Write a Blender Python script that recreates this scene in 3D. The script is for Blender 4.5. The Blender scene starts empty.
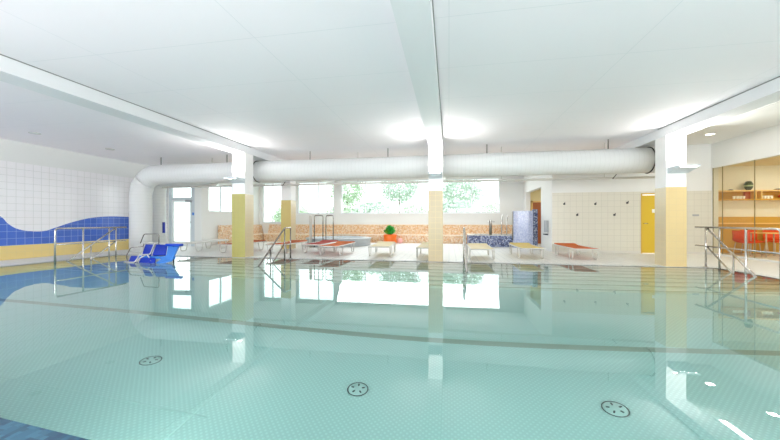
import bpy, math, random
from mathutils import Vector, Matrix
random.seed(7)
S = bpy.context.scene
C = S.collection
PI = math.pi

# ---------------------------------------------------------------- camera
cd = bpy.data.cameras.new('camera')
cam = bpy.data.objects.new('camera', cd); C.objects.link(cam)
cd.sensor_fit = 'HORIZONTAL'; cd.sensor_width = 36.0
cd.lens = 36.0 * 328.0 / 780.0
cd.shift_y = 1.0 / 780.0
cd.clip_start = 0.05; cd.clip_end = 200
cam.location = (0, 0, 1.1)
cam.rotation_euler = (PI / 2, 0, math.atan(59.0 / 328.0))
S.camera = cam
# ---------------------------------------------------------------- world, exposure
S.view_settings.view_transform = 'Standard'
S.view_settings.look = 'None'
S.view_settings.gamma = 1.0
S.view_settings.use_curve_mapping = False
S.view_settings.exposure = 0.72
w = bpy.data.worlds.new('overcast_sky'); S.world = w; w.use_nodes = True
bg = w.node_tree.nodes['Background']
bg.inputs[0].default_value = (0.90, 0.96, 1.0, 1); bg.inputs[1].default_value = 2.2
cy = S.cycles
cy.max_bounces = 14; cy.diffuse_bounces = 7; cy.glossy_bounces = 5; cy.transmission_bounces = 8
cy.transparent_max_bounces = 16; cy.caustics_refractive = True; cy.caustics_reflective = False
cy.sample_clamp_indirect = 6.0; cy.use_denoising = True

def area_light(name, loc, rot, sx, sy, power, col=(1, 1, 1)):
    l = bpy.data.lights.new(name, 'AREA'); l.shape = 'RECTANGLE'; l.size = sx; l.size_y = sy
    l.energy = power; l.color = col
    o = bpy.data.objects.new(name, l); C.objects.link(o); o.location = loc; o.rotation_euler = rot
    return o
# added area light behind the camera, tilted up to brighten the ceiling
area_light('added_near_fill', (-2.0, -3.8, 1.8), (PI / 2 + 0.85, 0, 0), 20, 2.4, 860, (1.0, 0.935, 0.965))
# added lights below the near pool edge, out of view, brightening the pool floor
for lx, lp in ((-2.0, 6), (0.6, 7), (3.4, 4)):
    area_light('added_underwater_fill', (lx, 1.42 - 0.095 * (lx + 2.46) + 0.03, -0.55), (PI / 2 - 0.25, 0, 0), 0.25, 0.25, lp, (0.9, 1.0, 0.97))
# added light, out of view, that brightens the corridor behind the doorway
area_light('added_corridor_fill', (5.0, 15.2, 2.65), (0, 0, 0), 0.6, 0.6, 13, (1.0, 0.97, 0.92))
# daylight through the garden windows
area_light('daylight_garden_windows', (-1.7, 16.8, 2.6), (-PI / 2 + 0.6, 0, 0), 8.2, 1.2, 85, (0.94, 0.98, 1.0))

# ---------------------------------------------------------------- materials
def srgb(r, g, b):
    f = lambda c: c / 12.92 if c <= 0.04045 else ((c + 0.055) / 1.055) ** 2.4
    return (f(r / 255), f(g / 255), f(b / 255), 1)

def mat(name, col, rough=0.5, metal=0.0, spec=0.5, noise=0.0, bump=0.0, bscale=60.0):
    m = bpy.data.materials.new(name); m.use_nodes = True
    nt = m.node_tree; p = nt.nodes['Principled BSDF']
    c = srgb(*col)
    p.inputs['Base Color'].default_value = c
    p.inputs['Roughness'].default_value = rough; p.inputs['Metallic'].default_value = metal
    p.inputs['Specular IOR Level'].default_value = spec
    if noise or bump:
        tc = nt.nodes.new('ShaderNodeTexCoord'); n = nt.nodes.new('ShaderNodeTexNoise')
        n.inputs['Scale'].default_value = bscale; nt.links.new(tc.outputs['Object'], n.inputs['Vector'])
        if noise:
            mx = nt.nodes.new('ShaderNodeMix'); mx.data_type = 'RGBA'
            mx.inputs[6].default_value = c
            mx.inputs[7].default_value = tuple(k * (1 - noise) for k in c[:3]) + (1,)
            nt.links.new(n.outputs['Fac'], mx.inputs[0]); nt.links.new(mx.outputs[2], p.inputs['Base Color'])
        if bump:
            b = nt.nodes.new('ShaderNodeBump'); b.inputs['Strength'].default_value = bump; b.inputs['Distance'].default_value = 0.01
            nt.links.new(n.outputs['Fac'], b.inputs['Height']); nt.links.new(b.outputs[0], p.inputs['Normal'])
    return m

def tile(name, col, grout, size=0.2, plane='XZ', rough=0.25, gw=0.004, var=0.02, size_h=None, off=(0, 0)):
    """square tiles laid in a real-world grid in the given plane"""
    m = bpy.data.materials.new(name); m.use_nodes = True
    nt = m.node_tree; N = nt.nodes; L = nt.links; p = N['Principled BSDF']
    tc = N.new('ShaderNodeTexCoord'); sp = N.new('ShaderNodeSeparateXYZ'); cb = N.new('ShaderNodeCombineXYZ')
    L.new(tc.outputs['Object'], sp.inputs[0])
    L.new(sp.outputs['XYZ'.index(plane[0])], cb.inputs[0]); L.new(sp.outputs['XYZ'.index(plane[1])], cb.inputs[1])
    mp = N.new('ShaderNodeMapping'); mp.inputs['Location'].default_value = (off[0], off[1], 0)
    L.new(cb.outputs[0], mp.inputs[0])
    br = N.new('ShaderNodeTexBrick'); br.offset = 0; br.squash = 1
    br.inputs['Scale'].default_value = 1; br.inputs['Mortar Size'].default_value = gw
    br.inputs['Brick Width'].default_value = size; br.inputs['Row Height'].default_value = size_h or size
    br.inputs['Mortar Smooth'].default_value = 0.2
    c = srgb(*col)
    br.inputs['Color1'].default_value = c
    br.inputs['Color2'].default_value = tuple(max(0, k * (1 - var)) for k in c[:3]) + (1,)
    br.inputs['Mortar'].default_value = srgb(*grout)
    L.new(mp.outputs[0], br.inputs['Vector']); L.new(br.outputs['Color'], p.inputs['Base Color'])
    p.inputs['Roughness'].default_value = rough
    return m

def mosaic(name, cols, scale=28.0, rough=0.35):
    """small glass mosaic of mixed colours"""
    m = bpy.data.materials.new(name); m.use_nodes = True
    nt = m.node_tree; N = nt.nodes; L = nt.links; p = N['Principled BSDF']
    tc = N.new('ShaderNodeTexCoord'); v = N.new('ShaderNodeTexVoronoi'); v.distance = 'CHEBYCHEV'
    v.inputs['Scale'].default_value = scale; v.inputs['Randomness'].default_value = 0.35
    L.new(tc.outputs['Object'], v.inputs['Vector'])
    sp = N.new('ShaderNodeSeparateColor'); L.new(v.outputs['Color'], sp.inputs[0])
    r = N.new('ShaderNodeValToRGB'); r.color_ramp.interpolation = 'CONSTANT'
    e = r.color_ramp.elements
    e[0].position = 0; e[0].color = srgb(*cols[0]); e[1].position = 1.0 / len(cols); e[1].color = srgb(*cols[1])
    for i, c in enumerate(cols[2:]):
        x = e.new((i + 2) / len(cols)); x.color = srgb(*c)
    L.new(sp.outputs[0], r.inputs[0]); L.new(r.outputs[0], p.inputs['Base Color'])
    p.inputs['Roughness'].default_value = rough
    return m

def emit(name, col, strength):
    m = bpy.data.materials.new(name); m.use_nodes = True
    nt = m.node_tree; p = nt.nodes['Principled BSDF']
    p.inputs['Base Color'].default_value = srgb(*col)
    p.inputs['Emission Color'].default_value = srgb(*col); p.inputs['Emission Strength'].default_value = strength
    return m

def thin_glass(name, tint=(250, 254, 252)):
    m = bpy.data.materials.new(name); m.use_nodes = True
    nt = m.node_tree; N = nt.nodes; L = nt.links
    N.remove(N['Principled BSDF']); out = N['Material Output']
    t = N.new('ShaderNodeBsdfTransparent'); t.inputs[0].default_value = srgb(*tint)
    g = N.new('ShaderNodeBsdfGlossy'); g.inputs['Roughness'].default_value = 0.02
    lw = N.new('ShaderNodeLayerWeight'); lw.inputs[0].default_value = 0.5
    pw = N.new('ShaderNodeMath'); pw.operation = 'POWER'; pw.inputs[1].default_value = 5
    f = N.new('ShaderNodeMath'); f.operation = 'MULTIPLY_ADD'; f.inputs[1].default_value = 0.9; f.inputs[2].default_value = 0.03
    L.new(lw.outputs['Facing'], pw.inputs[0]); L.new(pw.outputs[0], f.inputs[0])
    x = N.new('ShaderNodeMixShader')
    L.new(f.outputs[0], x.inputs[0]); L.new(t.outputs[0], x.inputs[1]); L.new(g.outputs[0], x.inputs[2])
    L.new(x.outputs[0], out.inputs[0])
    return m

M = {}
M['plaster'] = mat('white_plaster', (232, 233, 231), 0.7)
M['ceil'] = tile('ceiling_boards', (246, 242, 246), (232, 231, 235), 2.4, 'XY', 0.75, 0.005, 0.0, 1.25)
M['beam'] = mat('beam_plaster', (228, 229, 231), 0.7)
M['gap'] = mat('shadow_gap_grey', (140, 142, 140), 0.8)
M['tile_left'] = tile('white_wall_tiles_left', (244, 242, 244), (206, 208, 204), 0.2, 'YZ', 0.3, 0.004)
M['tile_back'] = tile('white_wall_tiles_back', (220, 217, 204), (196, 194, 182), 0.2, 'XZ', 0.3, 0.004)
M['blue_tile'] = tile('blue_wall_tiles', (78, 116, 208), (160, 186, 232), 0.2, 'YZ', 0.25, 0.004, 0.12)
M['yellow_tile_wall'] = tile('yellow_wall_tiles', (232, 208, 138), (222, 202, 145), 0.2, 'YZ', 0.3, 0.004)
M['deck'] = tile('white_deck_tiles', (236, 236, 231), (196, 200, 202), 0.2, 'XY', 0.45, 0.006, 0.03)
M['gutter'] = tile('gutter_grating', (238, 238, 234), (130, 140, 145), 0.6, 'XY', 0.5, 0.006, 0.0, 0.04)
M['near_mosaic'] = mosaic('dark_blue_edge_mosaic', [(34, 70, 92), (44, 86, 108), (30, 60, 86), (54, 98, 118)], 34)
M['orange_mosaic'] = mosaic('orange_bench_mosaic', [(226, 180, 136), (214, 160, 108), (232, 212, 186), (224, 192, 154), (196, 150, 108), (236, 222, 202), (228, 196, 150)], 30)
M['bench_lip'] = mat('cream_bench_lip', (242, 228, 208), 0.4)
M['blue_mosaic'] = mosaic('blue_tub_mosaic', [(70, 82, 124), (140, 154, 188), (96, 108, 144), (44, 54, 96), (186, 194, 212), (104, 118, 156), (60, 70, 110)], 26)
M['lilac_mosaic'] = mosaic('lilac_screen_mosaic', [(186, 194, 222), (176, 186, 218), (196, 204, 228), (166, 178, 214)], 26, 0.15)
M['col_green_lit'] = tile('cream_column_tiles_green_lit', (180, 172, 100), (172, 166, 100), 0.15, 'XZ', 0.3, 0.003)  # same cream tile; greenish light on this face is put into the colour
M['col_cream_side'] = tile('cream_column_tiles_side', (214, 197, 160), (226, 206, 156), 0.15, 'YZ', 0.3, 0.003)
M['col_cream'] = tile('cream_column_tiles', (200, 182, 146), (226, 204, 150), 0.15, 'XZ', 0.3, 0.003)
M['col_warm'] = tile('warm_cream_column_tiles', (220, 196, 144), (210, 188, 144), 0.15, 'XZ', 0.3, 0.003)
M['col_white'] = mat('column_white_paint', (247, 247, 246), 0.6)
M['duct'] = tile('white_duct_sheet', (220, 222, 221), (206, 208, 206), 0.12, 'XZ', 0.65, 0.003, 0.0, 4.0)
M['duct_v'] = tile('white_duct_sheet_upright', (220, 222, 221), (206, 208, 206), 4.0, 'XZ', 0.65, 0.003, 0.0, 0.12)
M['strap'] = mat('dark_strap', (52, 52, 50), 0.5)
M['steel'] = mat('brushed_stainless_steel', (205, 203, 200), 0.22, 1.0)
M['steel_dark'] = mat('darker_stainless_steel', (150, 146, 140), 0.25, 1.0)
M['white_metal'] = mat('white_powder_coat', (204, 202, 196), 0.35)
M['fab_orange'] = mat('orange_lounger_bed', (204, 100, 30), 0.95, noise=0.1, bscale=20)
M['fab_rust'] = mat('rust_lounger_bed', (190, 96, 50), 0.95, noise=0.1, bscale=20)
M['fab_red'] = mat('red_lounger_bed', (178, 66, 54), 0.95, noise=0.1, bscale=20)
M['fab_cream'] = mat('cream_lounger_bed', (220, 202, 150), 0.6, noise=0.06, bscale=20)
M['fab_yellow'] = mat('yellow_lounger_bed', (222, 196, 108), 0.6, noise=0.06, bscale=20)
M['fab_pale'] = mat('pale_lounger_bed', (238, 236, 230), 0.6)
M['blue_plastic'] = mat('bright_blue_moulded_plastic', (10, 72, 200), 0.3)
M['blue_deep'] = mat('deep_blue_panel', (8, 48, 170), 0.35)
M['blue_light'] = mat('light_blue_plastic', (60, 130, 215), 0.3)
M['yellow_door'] = mat('yellow_door_paint', (220, 186, 56), 0.4)
M['frame_grey'] = mat('pale_grey_frame', (205, 214, 220), 0.4)
M['frame_white'] = mat('white_window_frame', (240, 244, 246), 0.4)
M['dark'] = mat('dark_fitting', (45, 46, 48), 0.4)
M['glass'] = thin_glass('window_glass')
M['bistro_glass'] = thin_glass('partition_glass', (252, 250, 240))
M['mullion'] = mat('glass_joint', (150, 138, 96), 0.4)
M['bistro_wall'] = mat('bistro_cream_wall', (236, 233, 222), 0.6)
M['bistro_ceil'] = mat('bistro_ceiling', (228, 212, 165), 0.6)
M['wood'] = mat('orange_wood_veneer', (214, 166, 72), 0.45, noise=0.12, bscale=8)
M['wood_dark'] = mat('reddish_wood_veneer', (196, 92, 28), 0.45, noise=0.1, bscale=8)
M['wood_light'] = mat('pale_wood_edge', (242, 206, 138), 0.45)
M['chair_red'] = mat('orange_red_chair_plastic', (232, 66, 22), 0.4)
M['door_brown'] = mat('brown_wood_door', (172, 100, 56), 0.5, noise=0.1, bscale=6)
M['corridor'] = mat('corridor_cream_wall', (236, 226, 184), 0.6)
M['pot'] = mat('orange_pot', (240, 112, 20), 0.4)
M['leaf'] = mat('bright_green_leaf', (50, 180, 60), 0.5, noise=0.4, bscale=10)
M['leaf_light'] = mat('yellow_green_leaf', (150, 190, 60), 0.5)
M['pink'] = mat('pink_ball', (246, 188, 184), 0.5)
M['garden_leaf'] = mat('garden_foliage', (190, 208, 180), 0.7, noise=0.35, bscale=2.5)
M['garden_leaf2'] = mat('garden_foliage_grey_green', (196, 212, 196), 0.7, noise=0.35, bscale=2.5)
M['bark'] = mat('bark', (120, 104, 86), 0.8)
M['lawn'] = mat('pale_terrace', (214, 222, 205), 0.8, noise=0.1, bscale=3)
M['white_cup'] = mat('white_ceramic', (248, 246, 240), 0.3)
M['paper'] = mat('white_notice', (250, 250, 246), 0.6)
M['grey_plastic'] = mat('grey_plastic', (170, 174, 178), 0.4)
M['diffuser'] = emit('lit_diffuser', (255, 252, 244), 3.0)
M['down'] = emit('lit_downlight', (255, 250, 235), 8.0)
M['off'] = mat('unlit_downlight', (205, 210, 212), 0.4)

# stainless basin with an embossed non-slip pattern
def basin_mat(name, col, dots=True):
    m = bpy.data.materials.new(name); m.use_nodes = True
    nt = m.node_tree; N = nt.nodes; L = nt.links; p = N['Principled BSDF']
    c = srgb(*col)
    p.inputs['Roughness'].default_value = 0.45; p.inputs['Metallic'].default_value = 0.0
    p.inputs['Base Color'].default_value = c
    if dots:
        tc = N.new('ShaderNodeTexCoord'); v = N.new('ShaderNodeTexVoronoi')
        v.inputs['Scale'].default_value = 28; v.inputs['Randomness'].default_value = 0.0
        mp = N.new('ShaderNodeMapping'); mp.inputs['Rotation'].default_value = (0, 0, 0.785)
        L.new(tc.outputs['Object'], mp.inputs[0]); L.new(mp.outputs[0], v.inputs['Vector'])
        r = N.new('ShaderNodeValToRGB')
        r.color_ramp.elements[0].position = 0.22; r.color_ramp.elements[0].color = tuple(min(1, k * 1.06) for k in c[:3]) + (1,)
        r.color_ramp.elements[1].position = 0.42; r.color_ramp.elements[1].color = tuple(k * 0.90 for k in c[:3]) + (1,)
        L.new(v.outputs['Distance'], r.inputs[0]); L.new(r.outputs[0], p.inputs['Base Color'])
    return m
M['basin'] = basin_mat('embossed_pool_floor', (230, 240, 238))
M['basin_plain'] = basin_mat('smooth_pool_wall', (226, 234, 232), False)
M['step'] = basin_mat('pool_step_tread', (236, 238, 230), False)
M['step_edge'] = mat('pool_step_edge', (160, 160, 138), 0.5)

def water_mat():
    m = bpy.data.materials.new('pool_water'); m.use_nodes = True
    nt = m.node_tree; N = nt.nodes; L = nt.links
    N.remove(N['Principled BSDF']); out = N['Material Output']
    g = N.new('ShaderNodeBsdfGlass'); g.inputs['IOR'].default_value = 1.5; g.inputs['Roughness'].default_value = 0.0
    g.inputs['Color'].default_value = (1, 1, 1, 1)
    tc = N.new('ShaderNodeTexCoord'); n = N.new('ShaderNodeTexNoise'); n.inputs['Scale'].default_value = 0.9
    n.inputs['Detail'].default_value = 2
    b = N.new('ShaderNodeBump'); b.inputs['Strength'].default_value = 0.06; b.inputs['Distance'].default_value = 0.02
    L.new(tc.outputs['Object'], n.inputs['Vector']); L.new(n.outputs['Fac'], b.inputs['Height'])
    L.new(b.outputs[0], g.inputs['Normal'])
    va = N.new('ShaderNodeVolumeAbsorption'); va.inputs['Color'].default_value = (0.0, 0.90, 0.80, 1)
    va.inputs['Density'].default_value = 0.18
    L.new(g.outputs[0], out.inputs['Surface']); L.new(va.outputs[0], out.inputs['Volume'])
    return m
M['water'] = water_mat()

# ---------------------------------------------------------------- mesh helpers
class MB:
    def __init__(s): s.v = []; s.f = []; s.mi = []; s.sm = []
    def add(s, vs, fs, mi=0, smooth=False):
        b = len(s.v); s.v += [tuple(v) for v in vs]
        for f in fs: s.f.append(tuple(b + i for i in f)); s.mi.append(mi); s.sm.append(smooth)
        return s
    def box(s, x0, x1, y0, y1, z0, z1, mi=0):
        v = [(x, y, z) for z in (z0, z1) for y in (y0, y1) for x in (x0, x1)]
        return s.add(v, [(0, 2, 3, 1), (4, 5, 7, 6), (0, 1, 5, 4), (2, 6, 7, 3), (0, 4, 6, 2), (1, 3, 7, 5)], mi)
    def prism(s, poly, z0, z1, mi=0):
        """poly in xy, extruded in z (counter-clockwise)"""
        n = len(poly)
        v = [(x, y, z0) for x, y in poly] + [(x, y, z1) for x, y in poly]
        f = [tuple(range(n - 1, -1, -1)), tuple(range(n, 2 * n))] + [(i, (i + 1) % n, n + (i + 1) % n, n + i) for i in range(n)]
        return s.add(v, f, mi)
    def prism_ax(s, poly, axis, a0, a1, mi=0):
        """poly = (u,v) pairs; axis 'x' -> u=y,v=z ; axis 'y' -> u=x,v=z"""
        n = len(poly)
        def P(u, v, a): return (a, u, v) if axis == 'x' else (u, a, v)
        vs = [P(u, v, a0) for u, v in poly] + [P(u, v, a1) for u, v in poly]
        f = [tuple(range(n)), tuple(range(2 * n - 1, n - 1, -1))] + [(i, n + i, n + (i + 1) % n, (i + 1) % n) for i in range(n)]
        return s.add(vs, f, mi)
    def tube(s, pts, r, n=10, mi=0, closed=False):
        pts = [Vector(p) for p in pts]; k = len(pts)
        rr = r if isinstance(r, (list, tuple)) else [r] * k
        t = []
        for i in range(k):
            if closed: d = pts[(i + 1) % k] - pts[i - 1]
            else: d = pts[min(i + 1, k - 1)] - pts[max(i - 1, 0)]
            t.append(d.normalized())
        u = t[0].orthogonal().normalized(); vs = []; fs = []
        for i in range(k):
            u = (u - t[i] * u.dot(t[i])).normalized(); w_ = t[i].cross(u)
            for j in range(n):
                a = 2 * PI * j / n; vs.append(pts[i] + (u * math.cos(a) + w_ * math.sin(a)) * rr[i])
        for i in range(k if closed else k - 1):
            i2 = (i + 1) % k
            for j in range(n):
                fs.append((i * n + j, i * n + (j + 1) % n, i2 * n + (j + 1) % n, i2 * n + j))
        s.add(vs, fs, mi, True)
        if not closed:
            b = len(s.v) - k * n
            s.f.append(tuple(b + j for j in range(n - 1, -1, -1))); s.mi.append(mi); s.sm.append(False)
            s.f.append(tuple(b + (k - 1) * n + j for j in range(n))); s.mi.append(mi); s.sm.append(False)
        return s
    def lathe(s, prof, cx=0, cy=0, n=24, mi=0, cap=True, smooth=True):
        vs = []; fs = []
        for r, z in prof:
            for j in range(n):
                a = 2 * PI * j / n; vs.append((cx + r * math.cos(a), cy + r * math.sin(a), z))
        for i in range(len(prof) - 1):
            for j in range(n): fs.append((i * n + j, i * n + (j + 1) % n, (i + 1) * n + (j + 1) % n, (i + 1) * n + j))
        if cap: fs += [tuple(range(n - 1, -1, -1)), tuple((len(prof) - 1) * n + j for j in range(n))]
        return s.add(vs, fs, mi, smooth)
    def build(s, name, mats, parent=None, loc=None, bevel=0.0):
        me = bpy.data.meshes.new(name); me.from_pydata(s.v, [], s.f)
        for m in (mats if isinstance(mats, (list, tuple)) else [mats]): me.materials.append(m)
        me.polygons.foreach_set('material_index', s.mi); me.polygons.foreach_set('use_smooth', s.sm)
        me.update()
        o = bpy.data.objects.new(name, me); C.objects.link(o)
        if parent: o.parent = parent
        if loc: o.location = loc
        if bevel:
            b = o.modifiers.new('bevel', 'BEVEL'); b.width = bevel; b.segments = 2; b.limit_method = 'ANGLE'
        return o

def fillet(pts, r, n=5, closed=False):
    pts = [Vector(p) for p in pts]; out = []; k = len(pts)
    for i, p in enumerate(pts):
        if not closed and i in (0, k - 1): out.append(p); continue
        a = pts[i - 1]; b = pts[(i + 1) % k]
        d1 = (a - p); d2 = (b - p); rr = min(r, d1.length * 0.45, d2.length * 0.45)
        p1 = p + d1.normalized() * rr; p2 = p + d2.normalized() * rr
        for j in range(n + 1):
            t = j / n; out.append(p1.lerp(p, t).lerp(p.lerp(p2, t), t))
    return out

def thing(name, label, cat, loc=(0, 0, 0), rz=0, group=None):
    o = bpy.data.objects.new(name, None); C.objects.link(o); o.location = loc; o.rotation_euler = (0, 0, rz)
    o.empty_display_size = 0.1
    o['label'] = label; o['category'] = cat
    if group: o['group'] = group
    return o
def tag(o, label, cat, group=None, kind=None):
    o['label'] = label; o['category'] = cat
    if group: o['group'] = group
    if kind: o['kind'] = kind
    return o
def struct(o, label=None, cat=None):
    o['kind'] = 'structure'
    if label: o['label'] = label
    if cat: o['category'] = cat
    return o
def structE(name, label, cat):
    return struct(thing(name, label, cat))
def copy_tree(o, parent=None):
    c = o.copy(); C.objects.link(c)
    if parent: c.parent = parent
    for ch in [x for x in KIDS.get(o.name, [])]: 
        cc = copy_tree(ch, c)
    KIDS[c.name] = list(c_children(c))
    return c
KIDS = {}
def c_children(o): return [x for x in bpy.data.objects if x.parent == o]
def dup(root, loc, rz, label):
    r = root.copy(); C.objects.link(r); r.location = loc; r.rotation_euler = (0, 0, rz); r['label'] = label
    for ch in c_children(root):
        c = ch.copy(); C.objects.link(c); c.parent = r
        for g in c_children(ch):
            d = g.copy(); C.objects.link(d); d.parent = c
    return r
def children(o): return c_children(o)

# ================================================================ STRUCTURE
XL, XR = -12.3, 8.5          # left wall, right glass wall
PL, PR, PF = -10.6, 6.2, 8.95   # pool left, right, far edges
def near_y(x): return 1.42 - 0.095 * (x + 2.46)
D = 1.35
CZ, RZ = 3.4, 3.63
# floor (deck) round the pool
m = MB()
m.box(-13.0, 3.6, PF + 0.25, 17.2, -0.3, 0.0)
m.box(3.6, 8.5, PF + 0.25, 12.6, -0.3, 0.0)
m.box(XL - 0.2, PL - 0.25, -4.2, PF + 0.25, -0.3, 0.0)
m.box(PR + 0.25, XR, -4.2, PF + 0.25, -0.3, 0.0)
m.prism([(PL - 0.25, -4.2), (PR + 0.25, -4.2), (PR + 0.25, near_y(PR) - 0.9), (PL - 0.25, near_y(PL) - 0.9)], -0.3, 0.0)
m.box(3.6, 6.4, 12.6, 17.2, -0.3, 0.0)
m.box(8.5, 13.0, 4.0, 13.2, -0.3, 0.0)
struct(m.build('floor', M['deck']), 'white tiled pool deck with fine square joints', 'floor')
# overflow gutter round the pool edge
m = MB()
m.box(PL - 0.25, PR + 0.25, PF + 0.0, PF + 0.25, -0.3, 0.0)
m.box(PL - 0.25, PL, 2.0, PF, -0.3, 0.0)
m.box(PR, PR + 0.25, near_y(PR), PF, -0.3, 0.0)
struct(m.build('trim_1', M['gutter']), 'pale grating strip along the pool edge', 'gutter')
m = MB()
m.prism([(PL - 0.25, near_y(PL) - 0.9), (PR + 0.25, near_y(PR) - 0.9), (PR + 0.25, near_y(PR)), (PL - 0.25, near_y(PL))], -0.3, 0.0)
struct(m.build('trim_2', M['near_mosaic']), 'dark blue mosaic edge of the pool in the near left corner', 'pool edge')
# pool basin
pb = structE('pool_basin', 'stainless steel swimming pool basin under turquoise water', 'pool')
m = MB()
m.prism([(PL - 0.1, near_y(PL) - 0.1), (PR + 0.1, near_y(PR) - 0.1), (PR + 0.1, PF + 0.1), (PL - 0.1, PF + 0.1)], -D - 0.1, -D)
m.build('basin_floor', M['basin'], pb)
m = MB()
m.box(PL - 0.08, PL, near_y(PL), PF, -D, -0.005); m.box(PR, PR + 0.08, near_y(PR), PF, -D, -0.005)
m.box(PL, PR, PF, PF + 0.08, -D, -0.005)
m.prism([(PL, near_y(PL) - 0.08), (PR, near_y(PR) - 0.08), (PR, near_y(PR)), (PL, near_y(PL))], -D, -0.005)
m.build('basin_wall', M['basin_plain'], pb)
for i in range(7):
    y1 = PF - 0.32 * i; z = -0.16 - 0.165 * i
    m = MB(); m.box(PL + 0.02, PR - 0.02, y1 - 0.32, y1, -D, z)
    m.box(PL + 0.02, PR - 0.02, y1 - 0.325, y1 - 0.27, z, z + 0.004, 1)
    m.build('step', [M['step'], M['step_edge']], pb)
m = MB()
m.tube([(-10.5, 2.36, -D), (-4.13, 2.37, -D), (-1.97, 2.40, -D)], 0.007, 6)
for x in (-2.1,): m.tube([(x, near_y(x) + 0.02, -D), (x, 6.8, -D)], 0.007, 6)
m.build('weld_seam', M['basin_plain'], pb)
MB().box(PL, PR, 4.10, 4.22, -D - 0.02, -D + 0.006).build('floor_channel', mat('grey_channel_grating', (188, 184, 174), 0.5), pb)
def drain(x, y, label):
    t = thing('floor_drain', label, 'drain', (x, y, -D), 0, 'round drains on the pool floor'); t.scale = (0.82, 0.82, 1)
    dc = MB().lathe([(0.115, 0), (0.115, 0.012), (0.10, 0.02), (0.0, 0.024)], n=28, cap=False).build('drain_cover', M['basin_plain'], t)
    m = MB(); a = [(0.118 * math.cos(k * PI / 16), 0.118 * math.sin(k * PI / 16), 0.012) for k in range(32)]
    m.tube(a, 0.006, 6, closed=True); m.build('drain_rim', M['dark'], t)
    for k in range(5):
        m = MB(); a = 2 * PI * k / 5 + 0.4
        for r0 in (0.05,):
            cx, cy_ = math.cos(a), math.sin(a)
            m.tube([(cx * r0, cy_ * r0, 0.026), (cx * 0.082, cy_ * 0.082, 0.024)], 0.009, 6)
        m.build('drain_slot', M['dark'], dc)
drain(-3.12, 2.98, 'round pool floor drain on the left, below the first column reflection')
drain(-0.86, 3.04, 'round pool floor drain in the middle of the picture')
drain(1.38, 3.06, 'round pool floor drain on the right of the picture')
# water
m = MB()
e = 0.04
m.prism([(PL - e, near_y(PL) - e), (PR + e, near_y(PR) - e), (PR + e, PF + e), (PL - e, PF + e)], -D - 0.05, -0.012)
tag(m.build('pool_water', M['water']), 'still clear turquoise water filling the pool', 'water', kind='stuff')

# ---- walls
def wall_x(m, y, t, x0, x1, z0, z1, holes, mi=0):
    """wall in the XZ plane at y..y+t with rectangular holes (x0,x1,z0,z1)"""
    xs = sorted({x0, x1} | {h[0] for h in holes} | {h[1] for h in holes})
    for a, b in zip(xs, xs[1:]):
        hs = [h for h in holes if h[0] <= a + 1e-6 and h[1] >= b - 1e-6]
        if not hs: m.box(a, b, y, y + t, z0, z1, mi); continue
        h = hs[0]
        if h[2] > z0: m.box(a, b, y, y + t, z0, h[2], mi)
        if h[3] < z1: m.box(a, b, y, y + t, h[3], z1, mi)
def wall_y(m, x, t, y0, y1, z0, z1, holes, mi=0):
    ys = sorted({y0, y1} | {h[0] for h in holes} | {h[1] for h in holes})
    for a, b in zip(ys, ys[1:]):
        hs = [h for h in holes if h[0] <= a + 1e-6 and h[1] >= b - 1e-6]
        if not hs: m.box(x, x + t, a, b, z0, z1, mi); continue
        h = hs[0]
        if h[2] > z0: m.box(x, x + t, a, b, z0, h[2], mi)
        if h[3] < z1: m.box(x, x + t, a, b, h[3], z1, mi)
# left wall: plaster above tiles, blue wave, yellow foot
m = MB(); m.box(XL - 0.2, XL, -4.2, 12.8, 0, CZ)
struct(m.build('wall_left', M['plaster']), 'white left wall of the pool hall above the tiles', 'wall')
m = MB(); m.box(XL, XL + 0.012, -4.0, 12.6, 0.0, 2.79)
struct(m.build('trim_3', M['tile_left']), 'white square tiles on the left wall', 'wall tiles')
wave = [(7.06, 1.23), (7.21, 1.04), (7.41, 0.88), (7.7, 0.80), (8.06, 0.79), (8.39, 0.90), (8.86, 1.07), (9.42, 1.21), (10.04, 1.27), (10.72, 1.26), (11.0, 1.25)]
pre = [(-3.9, 1.0), (-3.0, 0.85), (-2.0, 0.9), (-1.0, 1.15), (0.5, 1.55), (2.0, 1.75), (3.6, 1.85), (5.0, 1.8), (6.0, 1.66), (6.6, 1.47)]
cp = pre + wave
def cat_rom(P, n=4):
    out = []
    for i in range(len(P) - 1):
        p0 = P[max(i - 1, 0)]; p1 = P[i]; p2 = P[i + 1]; p3 = P[min(i + 2, len(P) - 1)]
        for k in range(n):
            t = k / n
            out.append(tuple(0.5 * (2 * b + (c - a) * t + (2 * a - 5 * b + 4 * c - d) * t * t + (-a + 3 * b - 3 * c + d) * t ** 3) for a, b, c, d in zip(p0, p1, p2, p3)))
    out.append(P[-1]); return out
cr = cat_rom(cp)
m = MB()
for (a, za), (b, zb) in zip(cr, cr[1:]):
    m.add([(XL + 0.016, a, 0.4), (XL + 0.016, b, 0.4), (XL + 0.016, b, zb), (XL + 0.016, a, za), (XL + 0.01, a, za), (XL + 0.01, b, zb)], [(0, 1, 2, 3), (3, 2, 5, 4)])
struct(m.build('trim_4', M['blue_tile']), 'blue tiles in a wave shape low on the left wall', 'wall tiles')
m = MB(); m.box(XL, XL + 0.018, -3.9, 11.0, 0.0, 0.40)
struct(m.build('trim_5', M['yellow_tile_wall']), 'band of yellow tiles at the foot of the left wall', 'wall tiles')
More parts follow.
